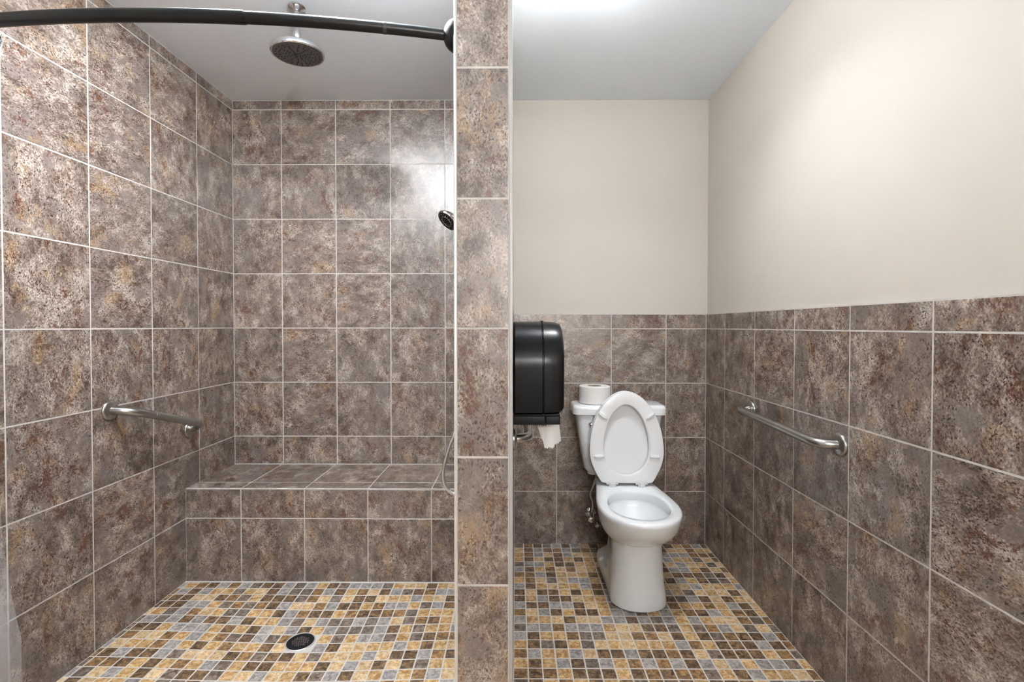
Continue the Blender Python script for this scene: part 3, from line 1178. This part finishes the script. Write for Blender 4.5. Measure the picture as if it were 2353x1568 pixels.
for ring_, nn in ((0.020, 6), (0.031, 12), (0.043, 12), (0.055, 12), (0.067, 24), (0.080, 24)):
    for i in range(nn):
        t = 2 * PI * (i + 0.25) / nn
        g.lathe(hc + (ua * math.cos(t) + ub * math.sin(t)) * ring_ + nrm * 0.008, nrm, [(0.0024, 0.0), (0.0019, 0.003), (0.0, 0.0032)], 8)
for i in range(3):
    t = 2 * PI * i / 3
    p = hc + (ua * math.cos(t) + ub * math.sin(t)) * 0.010 + nrm * 0.0084
    d = (ua * -math.sin(t) + ub * math.cos(t))
    g.tube([p - d * 0.008, p + d * 0.008], 0.0022, 8)
noz = g.build('nozzles', M['nozzle'], hd, sq)
noz['kind'] = 'stuff'

# ------------------------------------------------------------------ hand shower on the partition, shower side
hy = 6.0
hq = W(X1, hy, -1.9)
hs = root('hand_shower', hq, 'chrome hand shower with looped hose on the shower side of the partition', 'shower')
xb = X1 - 0.13
barb, bart = W(xb, hy, -0.9), W(xb, hy, 1.55)
G().tube([barb, bart], 0.0095, 20).build('slide_bar', M['chrome'], hs, hq)
for zz in (-0.85, 1.5):
    G().lathe(W(X1, hy, zz), (-1, 0, 0), [(0.024, 0), (0.024, 0.004), (0.011, 0.008), (0.011, 0.043), (0.0, 0.043)], 28).build('bracket', M['chrome'], hs, hq)
hold = W(xb, hy, 1.02)
G().bevbox(hold - Vector((0.024, 0.018, 0.022)), hold + Vector((0.014, 0.018, 0.022)), 0.006).build('holder', M['chrome'], hs, hq)
fc = W(-0.838, hy - 0.02, 1.312)
fn = Vector((-0.58, -0.40, -0.70)).normalized()
hp = [hold + Vector((-0.020, 0, -0.05)), hold + Vector((-0.022, 0, 0.01)), W(-0.71, hy, 1.24), fc - fn * 0.028]
G().tube(hp, [0.011, 0.0125, 0.013, 0.018], 20).build('handle', M['chrome'], hs, hq)
hh = G().lathe(fc, fn, [(0.0, -0.030), (0.018, -0.028), (0.034, -0.016), (0.043, -0.006), (0.0455, 0.0), (0.044, 0.005), (0.040, 0.006), (0.0, 0.006)], 48).build('head', M['chrome'], hs, hq)
G().lathe(fc, fn, [(0.0, 0.0055), (0.041, 0.0055), (0.039, 0.0075), (0.0, 0.0085)], 48).build('spray_face', M['blackmatt'], hh, hq)
ua = fn.cross(Vector((0, 0, 1))).normalized(); ub = fn.cross(ua)
g = G()
for ring_, nn in ((0.010, 6), (0.019, 12), (0.027, 16), (0.034, 20)):
    for i in range(nn):
        t = 2 * PI * (i + 0.4) / nn
        g.lathe(fc + (ua * math.cos(t) + ub * math.sin(t)) * ring_ + fn * 0.0072, fn, [(0.0016, 0.0), (0.0012, 0.003), (0.0, 0.003)], 8)
nz = g.build('nozzles', M['darkface'], hh, hq)
nz['kind'] = 'stuff'
G().torus(fc + fn * 0.0078, fn, 0.023, 0.0011).build('spray_ring', M['chrome'], hh, hq)


hpts = [hold + Vector((-0.020, 0, -0.05)), W(-0.67, hy, 0.2), W(-0.68, hy, -0.9)]
hpts += [W(x, hy, z) for x, z in ((-0.756, -1.321), (-0.816, -1.478), (-0.881, -1.695), (-0.906, -1.858), (-0.887, -1.989), (-0.827, -2.07), (-0.751, -2.103))]
hpts += [W(-0.68, hy, -2.06), W(-0.60, hy, -1.9), W(-0.565, hy, -1.5), W(X1 - 0.07, hy, -1.25)]
sm = []
for i in range(len(hpts) - 1):
    p0 = hpts[max(0, i - 1)]; p1 = hpts[i]; p2 = hpts[i + 1]; p3 = hpts[min(len(hpts) - 1, i + 2)]
    for q_ in range(7):
        t = q_ / 7
        sm.append(0.5 * ((2 * p1) + (p2 - p0) * t + (2 * p0 - 5 * p1 + 4 * p2 - p3) * t * t + (3 * p1 - p0 - 3 * p2 + p3) * t ** 3))
sm.append(hpts[-1])
G().tube(sm, 0.0068, 14).build('hose', M['hose'], hs, hq)
G().lathe(W(X1, hy, -1.25), (-1, 0, 0), [(0.026, 0), (0.026, 0.004), (0.012, 0.008), (0.012, 0.028), (0.0, 0.028)], 28).build('wall_outlet', M['chrome'], hs, hq)

# ------------------------------------------------------------------ floor drain
zd = H + dip(*DR) + 0.008
dc = W(DR[0], DR[1], zd)
dn = root('floor_drain', dc, 'round dark floor drain with bright ring in the shower mosaic', 'drain')
G().lathe(dc + Vector((0, 0, -0.012)), (0, 0, 1), [(0.0565, 0.0), (0.0565, 0.012), (0.0545, 0.0135), (0.0515, 0.0125), (0.0515, 0.0)], 56).build('ring', M['trim'], dn, dc)
plate = G().lathe(dc + Vector((0, 0, -0.011)), (0, 0, 1), [(0.0, 0.0), (0.0515, 0.0), (0.0515, 0.0105), (0.040, 0.0115), (0.0, 0.012)], 56).build('strainer', M['drainmetal'], dn, dc)
g = G()
for i in range(-4, 5):
    for j in range(-4, 5):
        if math.hypot(i, j) < 4.4:
            ox = 0.0036 if j % 2 else 0.0
            g.lathe(dc + Vector((i * 0.0072 + ox - 0.002, j * 0.0066, 0.0009)), (0, 0, 1), [(0.0025, 0.0), (0.0022, 0.0008), (0.0, 0.0009)], 8)
hl = g.build('strainer_studs', M['drainhole'], plate, dc)
hl['kind'] = 'stuff'

# ------------------------------------------------------------------ curtain rod
rz_ = 2.292
rq = W(X1, 3.86, rz_)
rod = root('curtain_rod', rq, 'curved black shower curtain rod across the top of the shower', 'curtain rod')


def rod_pt(x):
    m_, hwid = (L + X1) / 2, (X1 - L) / 2
    s = (x - m_) / hwid
    return W(x, 3.815 - 0.275 * (1 - s * s), rz_ - 0.01)


xs_in = [X1 - 0.03 - (X1 - 0.03 + 2.05) * i / 24 for i in range(25)]
G().tube([rod_pt(x) for x in xs_in], [0.0122 + 0.0012 * i / 24 for i in range(25)], 24).build('inner_tube', M['rod'], rod, rq, smooth=60)
xs_out = [-2.0 - (L * -1 - 0.03 - 2.0) * i / 34 for i in range(35)]
G().tube([rod_pt(x) for x in xs_out], 0.0147, 24).build('outer_tube', M['rod'], rod, rq, smooth=60)
G().lathe(rod_pt(-1.0), (rod_pt(-0.99) - rod_pt(-1.01)), [(0.0125, -0.005), (0.0131, -0.004), (0.0131, 0.004), (0.0125, 0.005)], 24, False, False).build('wear_collar', M['wornrod'], rod, rq)
for xw, nx0 in ((X1, -1), (L, 1)):
    p = rod_pt(xw); 
    G().lathe(p, (nx0, 0, 0), [(0.0375, 0.0), (0.0375, 0.003), (0.035, 0.010), (0.029, 0.018), (0.021, 0.0245), (0.0145, 0.027), (0.0, 0.027)], 40).build('flange', M['rod'], rod, rq)

# ------------------------------------------------------------------ shower curtain, bunched at the left end of the rod
cq = W(-4.5, 3.6, H)
cur = root('shower_curtain', cq, 'clear vinyl shower curtain bunched at the left end of the rod', 'curtain')
nu, nv = 150, 40
vs, fs = [], []
for i in range(nu + 1):
    s = i / nu
    for j in range(nv + 1):
        t = j / nv                                   # 0 at the rod, 1 at the hem
        z = rz_ - 0.17 - (rz_ - 0.17 - (H + 0.12)) * t
        # the free edge hangs straight, then kicks out near the hem
        zz = z
        edge = -3.94
        if zz < -1.4:
            f = min(1.0, (-1.4 - zz) / 1.0)
            edge += 0.15 * f ** 1.8
        x = -5.10 + (edge + 5.10) * s
        amp = 0.105 + 0.03 * t
        tail = max(0.0, (s - 0.90) / 0.10)
        y = rod_pt(x).y / T + amp * math.sin(s * 2 * PI * 5.0 + 0.5) * (1 - 0.6 * tail) + 0.02 * math.sin(7 * t + 9 * s)
        vs.append(W(x, y, z))
for i in range(nu):
    for j in range(nv):
        k = i * (nv + 1) + j
        fs.append((k, k + nv + 1, k + nv + 2, k + 1))
sheet = G().add(vs, fs).build('vinyl_sheet', M['vinyl'], cur, cq, smooth=80, fix=False)
md = sheet.modifiers.new('thickness', 'SOLIDIFY')
md.thickness = 0.0006
for i in range(9):
    x = -5.08 + 1.15 * (i + 0.5) / 9
    p = rod_pt(x)
    G().torus(p + Vector((0, 0, -0.022)), (1, 0, 0), 0.042, 0.0022, 28, 8).build('curtain_ring', M['chrome'], cur, cq)

# ------------------------------------------------------------------ ceiling lamps; the room downlight and both globes are added fill
def globe_prof(r, n=18):
    return [(r * math.sin(PI * k / n), -r * math.cos(PI * k / n)) for k in range(n + 1)]


names = {'shower': 'round recessed downlight in the shower ceiling', 'toilet': 'small round recessed downlight by the right wall near the toilet',
         'room': 'added round fill downlight in the unseen ceiling in front of the partition'}
for key, d in DOWN.items():
    p = W(d['pos'][0], d['pos'][1], C)
    lo = root('ceiling_lamp', p, names[key], 'lamp', 'recessed downlights')
    r = d['r']; cc = d['color']
    G().lathe(p, (0, 0, -1), [(r + 0.02, 0.0), (r + 0.02, 0.003), (r + 0.010, 0.006), (r + 0.002, 0.006), (r, 0.003), (r, 0.0)], 48, False, False).build('trim_ring', M['whiteplastic'], lo, p)
    em = plain('downlight_diffuser_' + key, (250, 250, 248), 0.5, emit=(cc[0], cc[1], cc[2], 5.0))
    G().lathe(p, (0, 0, -1), [(0.0, 0.0005), (r, 0.0005), (r, 0.003), (0.0, 0.004)], 48).build('diffuser', em, lo, p)
    ld = bpy.data.lights.new('ceiling_lamp_light', 'AREA')
    ld.shape = 'DISK'; ld.size = r * 1.96; ld.energy = d['watts']; ld.color = cc; ld.spread = math.radians(d['spread'])
    l = bpy.data.objects.new('ceiling_lamp_light', ld); col.objects.link(l)
    l.parent = lo; l.location = (0, 0, -0.0065)
names = {'shower': 'added opal fill globe under the shower ceiling close to the partition', 'toilet': 'added opal fill globe under the ceiling left of the toilet'}
for key, d in FILL_GLOBE.items():
    p = W(d['pos'][0], d['pos'][1], C)
    lo = root('fill_globe', p, names[key], 'lamp', 'added fill globes')
    r = d['r']; cc = d['color']
    G().lathe(p, (0, 0, -1), [(0.045, 0.0), (0.045, 0.010), (0.036, 0.017), (0.026, d['drop'] - r + 0.006), (0.0, d['drop'] - r + 0.006)], 40).build('canopy', M['whiteplastic'], lo, p)
    G().lathe(p + Vector((0, 0, -d['drop'])), (0, 0, 1), globe_prof(r - 0.003), 32, False, False).build('globe', M['opal'], lo, p)
    ld = bpy.data.lights.new('fill_globe_light', 'POINT')
    ld.shadow_soft_size = r; ld.color = cc; ld.use_soft_falloff = False
    ld.energy = d['glow'] * 4 * PI * PI * r * r
    l = bpy.data.objects.new('fill_globe_light', ld); col.objects.link(l)
    l.parent = lo; l.location = (0, 0, -d['drop'])

# ------------------------------------------------------------------ added globe fill-light bar on the unseen wall facing the shower
vx, vz = FILL_BAR['pos']
vp = W(vx, YB, 0); vp.z = HC + (vz - 0) * T
bar_root = root('fill_globe_bar', vp, 'added bar of white globe fill lights on the unseen wall facing the shower', 'lamp')
ng = FILL_BAR['globes']
span = 0.19
G().bevbox(vp + Vector((-span * ng / 2, 0, -0.05)), vp + Vector((span * ng / 2, 0.025, 0.05)), 0.006).build('back_plate', M['steel'], bar_root, vp)
vc = FILL_BAR['color']
for i in range(ng):
    c = vp + Vector(((i - (ng - 1) / 2) * span, 0.10, 0.0))
    G().tube([Vector((c.x, vp.y + 0.02, c.z)), Vector((c.x, c.y - 0.05, c.z))], 0.022, 20).build('socket', M['steel'], bar_root, vp)
    r = FILL_BAR['r']
    G().lathe(c, (0, 1, 0), globe_prof(r - 0.003), 32, False, False).build('globe', M['opal'], bar_root, vp)
    ld = bpy.data.lights.new('fill_globe_bar_light', 'POINT')
    ld.shadow_soft_size = r; ld.color = vc; ld.use_soft_falloff = False
    ld.energy = FILL_BAR['strength'] * 4 * PI * PI * r * r
    l = bpy.data.objects.new('fill_globe_bar_light', ld); col.objects.link(l)
    l.parent = bar_root; l.location = c - vp
